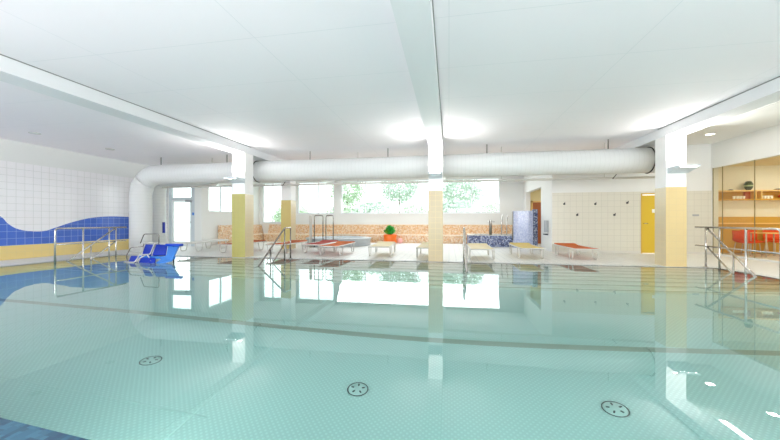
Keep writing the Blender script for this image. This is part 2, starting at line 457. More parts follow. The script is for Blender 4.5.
# wall with the terrace door (left rear)
m = MB(); wall_x(m, 12.6, 0.2, XL, -10.8, 0, CZ, [(-12.25, -10.95, 0, 2.85)])
struct(m.build('wall_rear_left', M['plaster']), 'white wall round the glazed terrace door', 'wall')
m = MB(); wall_y(m, -10.8, 0.2, 12.6, 17.2, 0, CZ, [(13.05, 14.85, 1.52, 2.85)])
struct(m.build('wall_side_left', M['plaster']), 'white side wall with a window beside the left column', 'wall')
m = MB(); wall_x(m, 17.0, 0.25, -10.8, 3.8, 0, CZ, [(-10.4, -9.2, 1.0, 3.25), (-8.27, -6.15, 1.5, 3.25), (-5.75, 2.49, 1.5, 3.25)])
struct(m.build('wall_far', M['plaster']), 'white far wall below and around the long garden window', 'wall')
m = MB(); wall_y(m, 3.6, 0.2, 12.66, 17.0, 0, CZ, [(13.9, 16.5, 0, 2.45)])
struct(m.build('wall_side_right', M['plaster']), 'white side wall with a doorway beside the blue mosaic screen', 'wall')
m = MB(); wall_x(m, 12.5, 0.15, 3.6, 8.7, 0, RZ, [(6.46, 7.4, 0, 2.0)])
struct(m.build('wall_rear_right', M['plaster']), 'cream white rear wall right of the alcove', 'wall')
m = MB(); wall_x(m, 12.488, 0.012, 3.61, 8.5, 0.08, 2.1, [(6.44, 7.42, 0, 2.03)])
struct(m.build('trim_6', M['tile_back']), 'cream square tiles on the rear wall beside the yellow door', 'wall tiles')
m = MB(); wall_x(m, 12.48, 0.02, 3.6, 8.5, 0.0, 0.08, [(6.44, 7.42, 0, 0.08)])
struct(m.build('baseboard_rear', mat('grey_base_tile', (214, 212, 204), 0.4)), 'low grey skirting under the cream tiles', 'baseboard')
m = MB()
m.box(XR, XR + 0.15, -4.2, 12.5, 2.83, RZ)
m.box(XR, XR + 0.12, -4.2, 12.5, 0.0, 0.05)
m.box(XR, XR + 0.15, -4.2, 4.0, 0.05, 2.83)
struct(m.build('wall_right', M['plaster']), 'white bulkhead above the glass partition', 'wall')
m = MB(); wall_x(m, -4.2, 0.2, XL, XR + 0.2, 0, RZ, [(-11, 8, 0.4, 3.2)])
struct(m.build('wall_near', M['plaster']), 'white wall with a window strip behind the viewer', 'wall')
# ---- ceilings
m = MB()
m.box(XL - 0.2, 5.4, -4.2, 17.2, CZ, CZ + 0.2)
struct(m.build('ceiling', M['ceil']), 'flat white ceiling boards over the pool', 'ceiling')
m = MB()
m.box(5.4, XR + 0.2, -4.2, 12.7, RZ, RZ + 0.1)
m.box(5.35, 5.45, -4.2, 12.7, CZ, RZ)
struct(m.build('ceiling_right_bay', M['plaster']), 'raised white ceiling with downlights in the right bay', 'ceiling')
m = MB(); m.prism([(5.61, -4.2), (7.25, -4.2), (7.25, 9.1), (6.15, 9.1), (5.61, 10.4)], CZ - 0.02, RZ)
struct(m.build('trim_7', M['plaster']), 'dropped white soffit beside the right beam', 'soffit')
m = MB(); m.box(3.8, 6.4, 12.65, 17.2, 2.7, 2.8); struct(m.build('ceiling_corridor', M['corridor']), 'cream corridor ceiling behind the doorway', 'ceiling')
m = MB(); m.box(6.2, 6.4, 12.65, 17.2, 0, 2.7); m.box(3.8, 6.4, 17.0, 17.2, 0, 2.7)
struct(m.build('wall_corridor', M['corridor']), 'cream corridor wall behind the doorway', 'wall')
# bistro shell
m = MB(); m.box(8.7, 13.0, 13.0, 13.15, 0, 2.95); m.box(13.0, 13.15, 4.0, 13.15, 0, 2.95); m.box(8.6, 13.0, 4.0, 4.15, 0, 2.95)
m.box(8.5, 8.7, 12.66, 13.0, 0, 2.95)
struct(m.build('wall_bistro', M['bistro_wall']), 'cream bistro wall behind the glass partition', 'wall')
m = MB(); m.box(8.65, 13.1, 4.0, 13.1, 2.95, 3.05); struct(m.build('ceiling_bistro', M['bistro_ceil']), 'warm cream bistro ceiling behind the glass', 'ceiling')

# ---- beams
def beam(x0, x1, gapx, label, yend=17.0):
    t = thing('ceiling_beam', label, 'beam', ((x0 + x1) / 2, 0, 3.17), 0, 'ceiling beams running to the rear')
    h = (x1 - x0) / 2
    MB().box(-h, h, -4.0, yend, 0, 0.235).build('beam_body', M['beam'], t)
    MB().box(gapx * h, gapx * (h + 0.012), -4.0, 9.3, 0.217, 0.229).build('shadow_gap', M['gap'], t)
beam(-6.52, -6.08, 1, 'long white ceiling beam running over the left column')
beam(-0.545, -0.175, 1, 'long white ceiling beam running over the middle column')
beam(5.17, 5.61, -1, 'long white ceiling beam running over the right column', 12.45)

# ---- columns
def column(x0, x1, y0, y1, mats, label):
    t = thing('column', label, 'column', ((x0 + x1) / 2, (y0 + y1) / 2, 0), 0, 'square columns between floor and beams')
    h = (x1 - x0) / 2; k = (y1 - y0) / 2
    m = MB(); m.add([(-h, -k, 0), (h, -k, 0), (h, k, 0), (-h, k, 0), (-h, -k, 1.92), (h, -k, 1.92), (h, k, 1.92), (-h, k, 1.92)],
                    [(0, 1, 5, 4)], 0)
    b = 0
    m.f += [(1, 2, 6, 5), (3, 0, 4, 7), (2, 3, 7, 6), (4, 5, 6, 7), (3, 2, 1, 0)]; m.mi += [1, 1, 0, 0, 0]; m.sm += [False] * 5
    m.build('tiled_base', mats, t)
    MB().box(-h + 0.006, h - 0.006, -k + 0.006, k - 0.006, 1.92, 3.17).build('painted_shaft', M['col_white'], t)
    return t
column(-6.52, -6.08, 9.0, 9.44, [M['col_green_lit'], M['col_cream_side']], 'square column nearest the blue pool seat, cream tiled below with greenish light painted on its front, white above')
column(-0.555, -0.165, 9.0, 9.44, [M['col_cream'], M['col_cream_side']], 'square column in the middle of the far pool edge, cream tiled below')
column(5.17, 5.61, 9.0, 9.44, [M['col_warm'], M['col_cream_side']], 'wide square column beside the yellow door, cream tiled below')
column(-6.54, -6.12, 12.0, 12.42, [mat('cream_column_light_tinted', (206, 186, 112), 0.35), M['col_cream_side']], 'square cream and white column, light tint painted on its front, set back behind the loungers')  # cream tile as well; its front colour carries the tint of the light

# ---- column uplights
def uplight(x, w_, label, power):
    t = thing('wall_uplight', label, 'wall lamp', (x, 9.0, 2.34), 0, 'wedge shaped uplights on the columns')
    m = MB(); m.prism_ax([(0, -0.09), (0, 0.05), (-0.40, 0.05), (-0.40, 0.01)], 'x', -w_ / 2, w_ / 2)
    m.build('lamp_housing', M['frame_grey'], t, bevel=0.006)
    MB().box(-w_ / 2 + 0.03, w_ / 2 - 0.03, -0.37, -0.05, 0.05, 0.054).build('lamp_glass', M['diffuser'], t)
    l = area_light('lamp_light', (x, 8.75, 2.37), (PI + 0.5, 0, 0), w_ - 0.1, 0.3, power, (1.0, 0.99, 0.96))
    l.parent = t; l.location = (0, -0.25, 0.075)
uplight(-6.30, 0.44, 'white wedge uplight high on the left column', 30)
uplight(-0.36, 0.36, 'white wedge uplight high on the middle column', 32)
uplight(5.42, 0.44, 'white wedge uplight high on the right column', 26)

# ---- ducts
t = thing('ventilation_duct', 'large round white ventilation duct running across behind the columns and down at the left', 'duct', (0, 10.2, 0))
r = 0.345; zc = 2.78
hp = [(6.15, 0, zc), (2, 0, zc), (-4, 0, zc), (-8, 0, zc)]
el = [(-10.35 - 0.75 * math.sin(a), 0, zc - 0.75 + 0.75 * math.cos(a)) for a in [k * PI / 16 for k in range(9)]]
m = MB(); m.tube(hp + el[:5], r, 28); m.build('horizontal_duct', M['duct'], t)
m = MB(); m.tube(el[4:] + [(-11.1, 0, 1.0), (-11.1, 0, 0)], r, 28); m.build('down_duct', M['duct_v'], t)
for x in (-6.4, 5.42):
    m = MB(); m.tube([(x, (r + 0.006) * math.cos(a), zc + (r + 0.006) * math.sin(a)) for a in [2 * PI * k / 36 for k in range(36)]], 0.016, 6, closed=True)
    m.build('strap', M['strap'], t)
for x in (-10.24, -7.58, -4.52, -1.9, 1.12, 4.42):
    m = MB(); m.tube([(x, 0, zc + r - 0.01), (x, 0, CZ)], 0.012, 6); m.build('hanger', M['strap'], t)
t = thing('return_duct', 'second white round duct standing just behind the left end of the large one', 'duct', (0, 11.35, 0))
el = [(-11.12 - 0.45 * math.sin(a), 0, 2.75 - 0.45 + 0.45 * math.cos(a)) for a in [k * PI / 16 for k in range(9)]]
m = MB(); m.tube([(-9.0, 0, 2.75), (-10, 0, 2.75)] + el[:5], 0.28, 24); m.build('horizontal_duct', M['duct'], t)
m = MB(); m.tube(el[4:] + [(-11.57, 0, 1.0), (-11.57, 0, 0)], 0.28, 24); m.build('down_duct', M['duct_v'], t)
t = thing('service_pipe', 'thin white pipe running just below the large ventilation duct', 'pipe', (0, 10.62, 2.36))
m = MB(); m.tube([(6.1, 0, 0), (-10.6, 0, 0)], 0.035, 10); m.build('pipe', M['white_metal'], t)
for x in (-5.6, 4.8):
    m = MB(); m.tube([(x, -0.05, 0.1), (x - 0.1, -0.05, -0.03)], 0.012, 6); m.build('clip', M['strap'], t)
for x in (-8.5, -3.0, 1.6, 4.5):
    m = MB(); m.tube([(x, 0, 0), (x, 0, 1.04)], 0.01, 6); m.build('drop_rod', M['white_metal'], t)

# ---- windows
def window(n, x0, x1, z0, z1, y, mulls, label, axis='x'):
    t = structE('window_%d' % n, label, 'window')
    def bx(m, a, b, c, d, e_, f_):
        if axis == 'x': m.box(a, b, c, d, e_, f_)
        else: m.box(c, d, a, b, e_, f_)
    fw = 0.05
    m = MB(); bx(m, x0, x1, y + 0.05, y + 0.12, z0, z0 + fw); bx(m, x0, x1, y + 0.05, y + 0.12, z1 - fw, z1)
    bx(m, x0, x0 + fw, y + 0.05, y + 0.12, z0 + fw, z1 - fw); bx(m, x1 - fw, x1, y + 0.05, y + 0.12, z0 + fw, z1 - fw)
    m.build('window_frame', M['frame_white'], t)
    for k in mulls:
        m = MB(); bx(m, k - 0.025, k + 0.025, y + 0.05, y + 0.12, z0 + fw, z1 - fw); m.build('mullion', M['frame_white'], t)
    xs = [x0] + list(mulls) + [x1]
    for a, b in zip(xs, xs[1:]):
        m = MB(); bx(m, a + 0.026, b - 0.026, y + 0.08, y + 0.088, z0 + fw, z1 - fw); m.build('pane', M['glass'], t)
    m = MB(); bx(m, x0, x1, y - 0.03, y + 0.05, z0 - 0.03, z0); m.build('window_sill', M['frame_white'], t)
window(1, -8.27, -6.15, 1.5, 3.25, 17.0, [-7.07], 'garden window left of the narrow white pier')
window(2, -5.75, 2.49, 1.5, 3.25, 17.0, [-4.41, -3.11, -1.74, -0.35, 1.14], 'long garden window with upright mullions above the mosaic bench')
window(3, -10.4, -9.2, 1.0, 3.25, 17.0, [-9.8], 'tall window in the far left corner of the alcove')
window(4, 13.05, 14.85, 1.52, 2.85, -10.8, [13.95], 'side window left of the left column', 'y')
window(5, -11, 8, 0.4, 3.2, -4.2, [-8, -5, -2, 1, 4.5], 'window strip behind the viewer')

# ---- glazed terrace door
t = structE('door_1', 'glazed terrace door with fanlight in a pale grey frame at the left rear', 'door')
m = MB(); y0, y1 = 12.60, 12.70
m.box(-12.25, -12.12, y0, y1, 0, 2.85); m.box(-11.12, -10.95, y0, y1, 0, 2.85); m.box(-12.12, -11.12, y0, y1, 2.75, 2.85); m.box(-12.12, -11.12, y0, y1, 2.02, 2.14)
m.build('door_frame', M['frame_grey'], t)
m = MB(); y0, y1 = 12.62, 12.68
m.box(-12.12, -12.04, y0, y1, 0.01, 2.02); m.box(-11.2, -11.12, y0, y1, 0.01, 2.02); m.box(-12.04, -11.2, y0, y1, 0.01, 0.2); m.box(-12.04, -11.2, y0, y1, 1.94, 2.02)
m.build('door_leaf', M['frame_white'], t)
MB().box(-12.04, -11.2, 12.645, 12.655, 0.2, 1.94).build('door_pane', M['glass'], t)
MB().box(-12.12, -11.12, 12.645, 12.655, 2.14, 2.75).build('fanlight_pane', M['glass'], t)
MB().box(-11.35, -11.05, 12.52, 12.6, 1.92, 2.02).build('door_closer', M['grey_plastic'], t)
m = MB(); m.tube([(-11.12, 12.6, 1.05), (-11.12, 12.52, 1.05), (-11.24, 12.52, 1.05)], 0.012, 8); m.build('door_handle', M['steel_dark'], t)
tag(MB().box(-11.03, -10.97, 12.56, 12.6, 1.35, 1.47).build('door_switch', M['blue_light']), 'small blue and grey switch box beside the terrace door', 'switch')
tag(MB().box(-11.29, -11.24, 11.31, 11.39, 0.62, 1.05).build('blue_holder', M['blue_deep']), 'small upright blue holder on the side of the rear duct', 'holder')

# ---- yellow door
t = structE('door_2', 'plain yellow door partly hidden by the right column', 'door')
m = MB(); m.box(6.46, 7.38, 12.53, 12.57, 0.01, 1.98); leaf = m.build('door_leaf', M['yellow_door'], t)
m = MB(); m.box(6.42, 6.46, 12.47, 12.6, 0, 2.02); m.box(7.4, 7.44, 12.47, 12.6, 0, 2.02); m.box(6.42, 7.44, 12.47, 12.6, 2.0, 2.04); m.build('door_frame', mat('ochre_door_frame', (214, 176, 70), 0.4), t)
m = MB(); m.tube([(6.53, 12.53, 1.02), (6.53, 12.48, 1.02), (6.64, 12.48, 1.02)], 0.012, 8); m.build('door_handle', M['steel'], leaf)
MB().box(6.78, 7.08, 12.522, 12.53, 1.38, 1.5).build('door_sign', M['paper'], leaf)
# brown door in the corridor
t = structE('door_3', 'brown wooden door in the corridor behind the doorway', 'door')
MB().box(4.0, 4.9, 16.9, 16.98, 0.01, 2.0).build('door_leaf', M['door_brown'], t)
m = MB(); m.box(3.93, 4.0, 16.88, 17.0, 0, 2.07); m.box(4.9, 4.97, 16.88, 17.0, 0, 2.07); m.box(3.93, 4.97, 16.88, 17.0, 2.0, 2.07); m.build('door_frame', M['wood_light'], t)
m = MB(); m.tube([(4.1, 16.9, 1.02), (4.1, 16.84, 1.02), (4.22, 16.84, 1.02)], 0.012, 8); m.build('door_handle', M['steel_dark'], t)
tag(MB().box(5.0, 5.9, 15.3, 15.7, 0, 1.0).build('corridor_cabinet', M['door_brown'], bevel=0.01), 'low brown cabinet in the corridor behind the doorway', 'cabinet')

# ---- glass partition to the bistro
t = structE('window_6', 'frameless glass partition between pool deck and bistro', 'glass partition')
ys = [12.48, 12.1, 10.99, 9.9, 8.8, 7.7, 6.6, 5.5, 4.4, 4.0]
for a, b in zip(ys, ys[1:]):
    MB().box(XR + 0.03, XR + 0.042, b + 0.006, a - 0.006, 0.05, 2.83).build('pane', M['bistro_glass'], t)
for a in ys[:-1]:
    MB().box(XR + 0.025, XR + 0.045, a - 0.006, a + 0.006, 0.05, 2.83).build('glass_joint', M['mullion'], t)

# ---- ceiling lights
def downlight(x, y, z, mt, label, power=0):
    t = thing('downlight', label, 'ceiling light', (x, y, z), 0, 'round recessed downlights')
    m = MB(); m.tube([(0.11 * math.cos(k * PI / 12), 0.11 * math.sin(k * PI / 12), -0.006) for k in range(24)], 0.012, 6, closed=True); m.build('trim_ring', M['white_metal'], t)
    MB().lathe([(0.1, -0.008), (0.1, -0.001)], n=24).build('lamp_disc', mt, t)
    if power:
        l = area_light('lamp_light', (0, 0, 0), (0, 0, 0), 0.16, 0.16, power, (1, 0.98, 0.96)); l.parent = t; l.location = (0, 0, -0.02)
downlight(-10.66, 8.73, CZ, M['off'], 'unlit downlight in the left bay nearer the duct')
downlight(-10.65, 6.79, CZ, M['off'], 'unlit downlight in the left bay nearer the viewer')
downlight(7.47, 11.03, RZ, M['down'], 'lit downlight in the right bay nearer the rear wall', 4)
downlight(7.82, 9.57, RZ, M['down'], 'lit downlight in the right bay at the picture edge', 4)
downlight(7.82, 7.2, RZ, M['down'], 'lit downlight in the right bay, third from the rear wall', 4)
downlight(10.6, 11.6, 2.95, M['down'], 'lit downlight in the bistro ceiling over the chairs', 13)
downlight(12.0, 9.4, 2.95, M['down'], 'lit downlight in the bistro ceiling nearer the viewer', 13)
downlight(9.7, 9.4, 2.95, M['down'], 'lit downlight in the bistro ceiling behind the front panes', 13)
t = thing('strip_light', 'long lit strip lamp set in the soffit beside the right beam', 'ceiling light', (6.0, 0, CZ - 0.02))
MB().box(-0.09, 0.09, 2.0, 8.6, -0.035, 0).build('lamp_housing', M['frame_grey'], t)
MB().box(-0.06, 0.06, 2.05, 8.55, -0.045, -0.035).build('lamp_diffuser', M['diffuser'], t)
l = area_light('lamp_light', (0, 0, 0), (0, 0, 0), 0.12, 6.4, 26, (1, 0.99, 0.95)); l.parent = t; l.location = (0, 5.3, -0.06)

# ================================================================ OBJECTS
# ---- mosaic bench along the far and side walls
t = thing('mosaic_bench', 'long built in bench with high back in orange mosaic under the garden window', 'bench', (0, 0, 0))
prof = [(16.25, 0), (16.25, 0.40), (16.66, 0.40), (16.80, 0.90), (16.96, 0.90), (16.96, 0)]
m = MB(); m.prism_ax(prof, 'x', -9.86, 3.58); m.build('bench_body', M['orange_mosaic'], t)
m = MB(); m.box(-9.86, 3.58, 16.2, 16.3, 0.38, 0.43); m.build('seat_edge', M['bench_lip'], t, bevel=0.01)
m = MB(); m.box(-9.86, 3.58, 16.8, 16.96, 0.90, 0.925); m.build('back_cap', M['bench_lip'], t)
t = thing('mosaic_bench', 'short built in orange mosaic bench along the side wall behind the left column', 'bench', (0, 0, 0))
prof = [(-9.95, 0), (-9.95, 0.40), (-10.3, 0.40), (-10.42, 0.90), (-10.58, 0.90), (-10.58, 0)]
m = MB(); m.prism_ax(prof[::-1], 'y', 13.6, 16.95); m.build('bench_body', M['orange_mosaic'], t)
m = MB(); m.box(-9.99, -9.9, 13.6, 16.19, 0.38, 0.43); m.build('seat_edge', M['bench_lip'], t, bevel=0.01)

# ---- round whirlpool with handrails
t = thing('whirlpool', 'low round whirlpool with pale grey rim behind the loungers', 'whirlpool', (-5.0, 14.5, 0))
MB().lathe([(1.45, 0), (1.45, 0.26), (1.5, 0.30), (1.5, 0.34), (1.2, 0.36), (1.15, 0.3), (1.0, 0.1), (0, 0.1)], n=48, cap=False).build('rim', mat('whirlpool_rim_grey', (176, 182, 186), 0.4), t)
MB().lathe([(1.18, 0.28), (1.18, 0.30)], n=40).build('inner_water', mat('whirlpool_water', (206, 216, 218), 0.05), t)
def hoop(x0, x1, y, z0, z1, r_, label, loc, group):
    t = thing('grab_hoop', label, 'handrail', loc, 0, group)
    m = MB(); m.tube(fillet([(x0, 0, z0), (x0, 0, z1), (x1, 0, z1), (x1, 0, z0)], 0.08), r_, 8); m.build('hoop', M['steel_dark'], t)
    for x in (x0, x1): MB().lathe([(0.05, z0), (0.05, z0 + 0.015)], x, 0, 14).build('foot_flange', M['steel'], t)
hoop(-0.19, 0.19, 0, 0, 1.33, 0.022, 'left steel grab hoop standing in front of the round whirlpool', (-5.36, 12.96, 0), 'grab hoops at the whirlpool')
hoop(-0.16, 0.16, 0, 0, 1.33, 0.022, 'right steel grab hoop standing in front of the round whirlpool', (-4.88, 12.96, 0), 'grab hoops at the whirlpool')
tag(MB().lathe([(0.06, 0), (0.06, 1.3), (0.05, 1.33)], n=18).build('shower_post', M['white_metal'], loc=(-5.72, 12.98, 0)), 'pale upright post left of the grab hoops', 'post')

# ---- blue mosaic tub, spouts, screen
t = thing('mosaic_tub', 'raised plunge tub clad in dark blue mosaic in front of the bench', 'tub', (0, 0, 0))
m = MB(); m.box(0.84, 3.3, 14.52, 14.7, 0, 0.48); m.box(0.84, 3.3, 15.7, 15.95, 0, 0.48); m.box(0.84, 1.09, 14.65, 15.7, 0, 0.48); m.box(3.05, 3.3, 14.65, 15.7, 0, 0.48)
m.build('tub_wall', M['blue_mosaic'], t)
m = MB(); m.box(0.82, 3.3, 14.51, 14.72, 0.48, 0.505); m.box(0.82, 3.3, 15.68, 15.97, 0.48, 0.505); m.box(0.82, 1.11, 14.67, 15.68, 0.48, 0.505); m.build('tub_rim', M['tile_back'], t)
MB().box(1.09, 3.05, 14.65, 15.7, 0.0, 0.36).build('tub_water', mat('tub_water', (150, 180, 200), 0.05), t)
t = thing('water_spout', 'steel water spout with crossbar standing on the blue mosaic tub', 'spout', (1.75, 14.61, 0.505))
m = MB(); m.lathe([(0.06, 0), (0.06, 0.62), (0.05, 0.64)], n=16); m.build('spout_post', M['steel_dark'], t)
m = MB(); m.tube([(-0.17, 0, 0.56), (0.17, 0, 0.56)], 0.014, 8); m.build('crossbar', M['steel'], t)
m = MB(); m.tube(fillet([(0, -0.02, 0.6), (0, -0.2, 0.6), (0, -0.2, 0.5)], 0.05), 0.03, 8); m.build('nozzle', M['steel'], t)
def bent_rail(x, label):
    t = thing('tub_handrail', label, 'handrail', (x, 14.61, 0.505), 0, 'bent handrails at the blue tub')
    m = MB(); m.tube(fillet([(0, 0, 0), (0, 0, 0.62), (0.06, 0.1, 0.85), (0.1, 0.35, 0.85), (0.1, 0.6, 0.5), (0.1, 0.6, 0.1)], 0.12), 0.02, 8); m.build('rail', M['steel'], t)
bent_rail(2.2, 'bent steel tub handrail nearer the spout')
bent_rail(2.42, 'bent steel tub handrail nearer the lilac screen')
t = thing('mosaic_screen', 'upright curved screen wall, lilac mosaic face and dark blue edge, beside the doorway', 'screen wall', (0, 0, 0))
pts = [(2.62, 14.30), (2.8, 14.22), (3.0, 14.18), (3.2, 14.18), (3.38, 14.22)]
poly = pts + [(x, y + 0.16) for x, y in pts[::-1]]
MB().prism(poly, 0, 1.52).build('screen_face', M['lilac_mosaic'], t)
MB().prism([(3.385, 14.22), (3.58, 14.3), (3.58, 14.5), (3.385, 14.42)], 0, 1.58).build('screen_edge', M['blue_mosaic'], t)
m = MB(); m.tube([(2.6, 14.28, 0.3), (2.6, 14.28, 1.5)], 0.02, 8); m.build('edge_tube', M['steel_dark'], t)
t = thing('wall_dispenser', 'small grey dispenser on the white wall end right of the doorway', 'dispenser', (3.6, 13.0, 1.0))
MB().box(-0.10, 0, -0.12, 0.12, -0.32, 0.12).build('dispenser_body', M['grey_plastic'], t, bevel=0.01)
MB().box(-0.12, -0.02, -0.13, 0.13, -0.42, -0.37).build('drip_tray', M['dark'], t)

# ---- handrails into the pool
def tube_part(name, pts, r_, t, mt=None, fr=0.07):
    return MB().tube(fillet(pts, fr) if len(pts) > 2 else pts, r_, 10).build(name, mt or M['steel'], t)
def pool_rail(name, x, label, cat, group, mt, top, mid, y_end, posts, slope_y, slope_z, low_y, short_y, y_near=None):
    """handrails running down the pool steps, with a level guard rail towards y_near where there is one"""
    t = thing(name, label, cat, (x, 0, 0), 0, group)
    if y_near is not None:
        tube_part('top_rail', [(0, y_end, top), (0, y_near, top), (0, y_near, -0.5)], 0.022, t, mt, 0.09)
        tube_part('mid_rail', [(0, y_end, mid), (0, y_near, mid)], 0.017, t, mt)
        tube_part('upper_slope_rail', [(0, slope_y, top - 0.01), (0, slope_z, 0.0), (0, slope_z - 0.22, -0.15)], 0.022, t, mt, 0.04)
    else:
        tube_part('upper_rail', [(0, y_end, top), (0, slope_y, top), (0, slope_z, 0.0), (0, slope_z - 0.22, -0.15)], 0.022, t, mt, 0.05)
    tube_part('lower_rail', [(0, slope_y, mid), (0, low_y, 0.0), (0, low_y - 0.22, -0.15)], 0.018, t, mt, 0.04)
    for y in posts:
        deep = -0.16 - 0.165 * int(max(0, (PF - y)) / 0.32)
        tube_part('post', [(0, y, deep if y < PF else 0.0), (0, y, top)], 0.02, t, mt)
        if y >= PF: MB().lathe([(0.05, 0.0), (0.05, 0.012)], 0, y, 14).build('foot_flange', mt, t)
    tube_part('short_post', [(0, short_y, -0.7), (0, short_y, 0.36)], 0.018, t, mt)
    return t
g1, g2 = 'steel handrails down the pool steps', 'steel guard rails at the two pool ends'
pool_rail('pool_handrail', -4.60, 'dark steel step handrail in front of the set back cream column', 'handrail', g1, M['steel_dark'], 0.90, 0.46, 9.0, (8.65, 9.0), 8.65, 7.37, 8.02, 7.9)
pool_rail('pool_handrail', 0.39, 'steel step handrail seen edge on just right of the middle column', 'handrail', g1, M['steel'], 0.92, 0.48, 9.05, (8.7, 9.05), 8.7, 7.45, 8.1, 7.95)
pool_rail('guard_rail', 6.02, 'steel guard rail with sloped handrails at the pool end by the bistro', 'guard rail', g2, M['steel'], 0.95, 0.50, 9.35, (7.95, 8.62, 9.02), 9.0, 7.75, 8.32, 8.25, 7.22)
pool_rail('guard_rail', -10.3, 'steel guard rail with sloped handrails at the pool end by the blue wave tiles', 'guard rail', g2, M['steel'], 0.90, 0.47, 8.95, (7.68, 8.41, 8.62), 8.62, 7.3, 7.94, 7.89, 7.0)

# ---- loungers
def lounger(bed_mat, label, x, y, rz=0):
    t = thing('sun_lounger', label, 'sun lounger', (x, y, 0), rz, 'loungers along the far pool deck')
    Lh, Wh, H = 0.97, 0.325, 0.31
    m = MB(); m.tube(fillet([(-Wh, -Lh, H), (Wh, -Lh, H), (Wh, Lh, H), (-Wh, Lh, H)], 0.05, 4, True), 0.017, 8, closed=True)
    m.build('frame', M['white_metal'], t)
    for sy in (-0.62, 0.05):
        MB().tube([(-Wh, sy, H - 0.01), (Wh, sy, H - 0.01)], 0.012, 6).build('cross_bar', M['white_metal'], t)
    for sx in (-1, 1):
        for sy in (-0.66, 0.6):
            a = sx * Wh
            m = MB(); m.tube(fillet([(a, sy - 0.19, H), (a, sy - 0.11, 0.016), (a, sy + 0.11, 0.016), (a, sy + 0.19, H)], 0.05), 0.015, 8)
            m.build('leg', M['white_metal'], t)
    m = MB(); n = 10; vs = []; fs = []
    prof_ = []
    for i in range(n + 1):
        yy = -Lh + 0.03 + (2 * Lh - 0.06) * i / n
        dz = -0.012 * math.sin(PI * i / n) + (0.03 if i >= n - 1 else 0)
        prof_.append((yy, H + 0.02 + dz))
    poly = prof_ + [(yy, zz - 0.03) for yy, zz in prof_[::-1]]
    nn = len(prof_)
    for k in range(nn - 1):
        (a, za), (b, zb) = prof_[k], prof_[k + 1]
        m.prism_ax([(a, za - 0.03), (b, zb - 0.03), (b, zb), (a, za)], 'x', -Wh + 0.02, Wh - 0.02)
    m.build('bed', bed_mat, t)
    return t
def relounge(src, bed_mat, label, x, y, rz=0):
    r_ = dup(src, (x, y, 0), rz, label)
    for c in c_children(r_):
        if c.name.startswith('bed'):
            c.data = c.data.copy(); c.data.materials[0] = bed_mat
    return r_
L0 = lounger(M['fab_orange'], 'orange sun lounger in front of the tiled rear wall, rightmost of the row', 3.80, 10.95)
relounge(L0, M['fab_yellow'], 'yellow sun lounger in front of the blue mosaic screen', 2.36, 10.92)
relounge(L0, M['fab_cream'], 'pale yellow sun lounger in front of the blue mosaic tub', 0.92, 10.36)
relounge(L0, M['fab_cream'], 'cream sun lounger half hidden behind the middle column', -0.62, 10.55)
relounge(L0, M['fab_cream'], 'cream sun lounger in front of the orange plant pot', -2.16, 10.72, 0.06)
relounge(L0, M['fab_orange'], 'orange sun lounger in front of the grab hoops', -3.70, 10.65)
relounge(L0, M['fab_red'], 'red sun lounger between the dark handrail and the orange lounger', -4.52, 11.2)
relounge(L0, M['fab_rust'], 'rust coloured sun lounger in front of the set back column', -5.70, 10.98)
relounge(L0, M['fab_rust'], 'rust coloured sun lounger behind the left column', -7.32, 10.75)
relounge(L0, M['fab_pale'], 'pale sun lounger behind the blue pool seat', -9.2, 11.1)

# ---- orange pot with green plant, pink ball
t = thing('potted_plant', 'bushy green plant in an orange pot in front of the mosaic bench', 'potted plant', (-2.83, 15.75, 0))
m = MB(); m.lathe([(0.30, 0.0), (0.33, 0.05), (0.30, 0.25), (0.33, 0.40), (0.31, 0.45), (0.26, 0.45), (0.24, 0.38), (0, 0.36)], n=20, cap=False); m.build('pot', M['pot'], t)
def leaves(m, cx, cy_, cz, rx, ry, rz_, n, size, mi=0, surf=0.55):
    for _ in range(n):
        th = random.uniform(0, 2 * PI); ph = math.acos(random.uniform(-1, 1)); rr = random.uniform(surf, 1.0)
        c = Vector((cx + rx * rr * math.sin(ph) * math.cos(th), cy_ + ry * rr * math.sin(ph) * math.sin(th), cz + rz_ * rr * math.cos(ph)))
        u = Vector((random.gauss(0, 1), random.gauss(0, 1), random.gauss(0, 1))).normalized(); v = u.orthogonal().normalized()
        s1 = size * random.uniform(0.7, 1.3)
        m.add([c - u * s1, c + v * s1 * 0.45, c + u * s1, c - v * s1 * 0.45], [(0, 1, 2, 3)], mi)
m = MB(); leaves(m, 0, 0, 0.66, 0.20, 0.2, 0.22, 420, 0.075)
leaves(m, -0.02, -0.02, 0.6, 0.27, 0.24, 0.12, 160, 0.07); leaves(m, -0.12, -0.1, 0.6, 0.12, 0.12, 0.1, 60, 0.06, 1)
m.build('foliage', [M['leaf'], M['leaf_light']], t)
m = MB(); m.tube([(0, 0, 0.36), (0.01, 0, 0.65)], 0.02, 6); m.build('stem', M['bark'], t)
m = MB(); m.lathe([(0.13 * math.sin(PI * k / 10), 0.13 - 0.13 * math.cos(PI * k / 10)) for k in range(11)], n=16, cap=False)
tag(m.build('ball', M['pink'], loc=(-2.36, 15.9, 0)), 'small pink ball on the deck right of the orange pot', 'ball')

# ---- blue pool seat unit at the left rear corner of the pool
t = thing('pool_seat_unit', 'bright blue moulded double seat on white tubular frame at the left rear pool edge', 'pool seat', (-8.0, 7.75, 0))
def panel(name, corners, th, mt):
    c = [Vector(p) for p in corners]; n = (c[1] - c[0]).cross(c[3] - c[0]).normalized() * th
    m = MB(); m.add(c + [p - n for p in c], [(0, 1, 2, 3), (7, 6, 5, 4), (0, 4, 5, 1), (1, 5, 6, 2), (2, 6, 7, 3), (3, 7, 4, 0)])
    return m.build(name, mt, t, bevel=0.02)
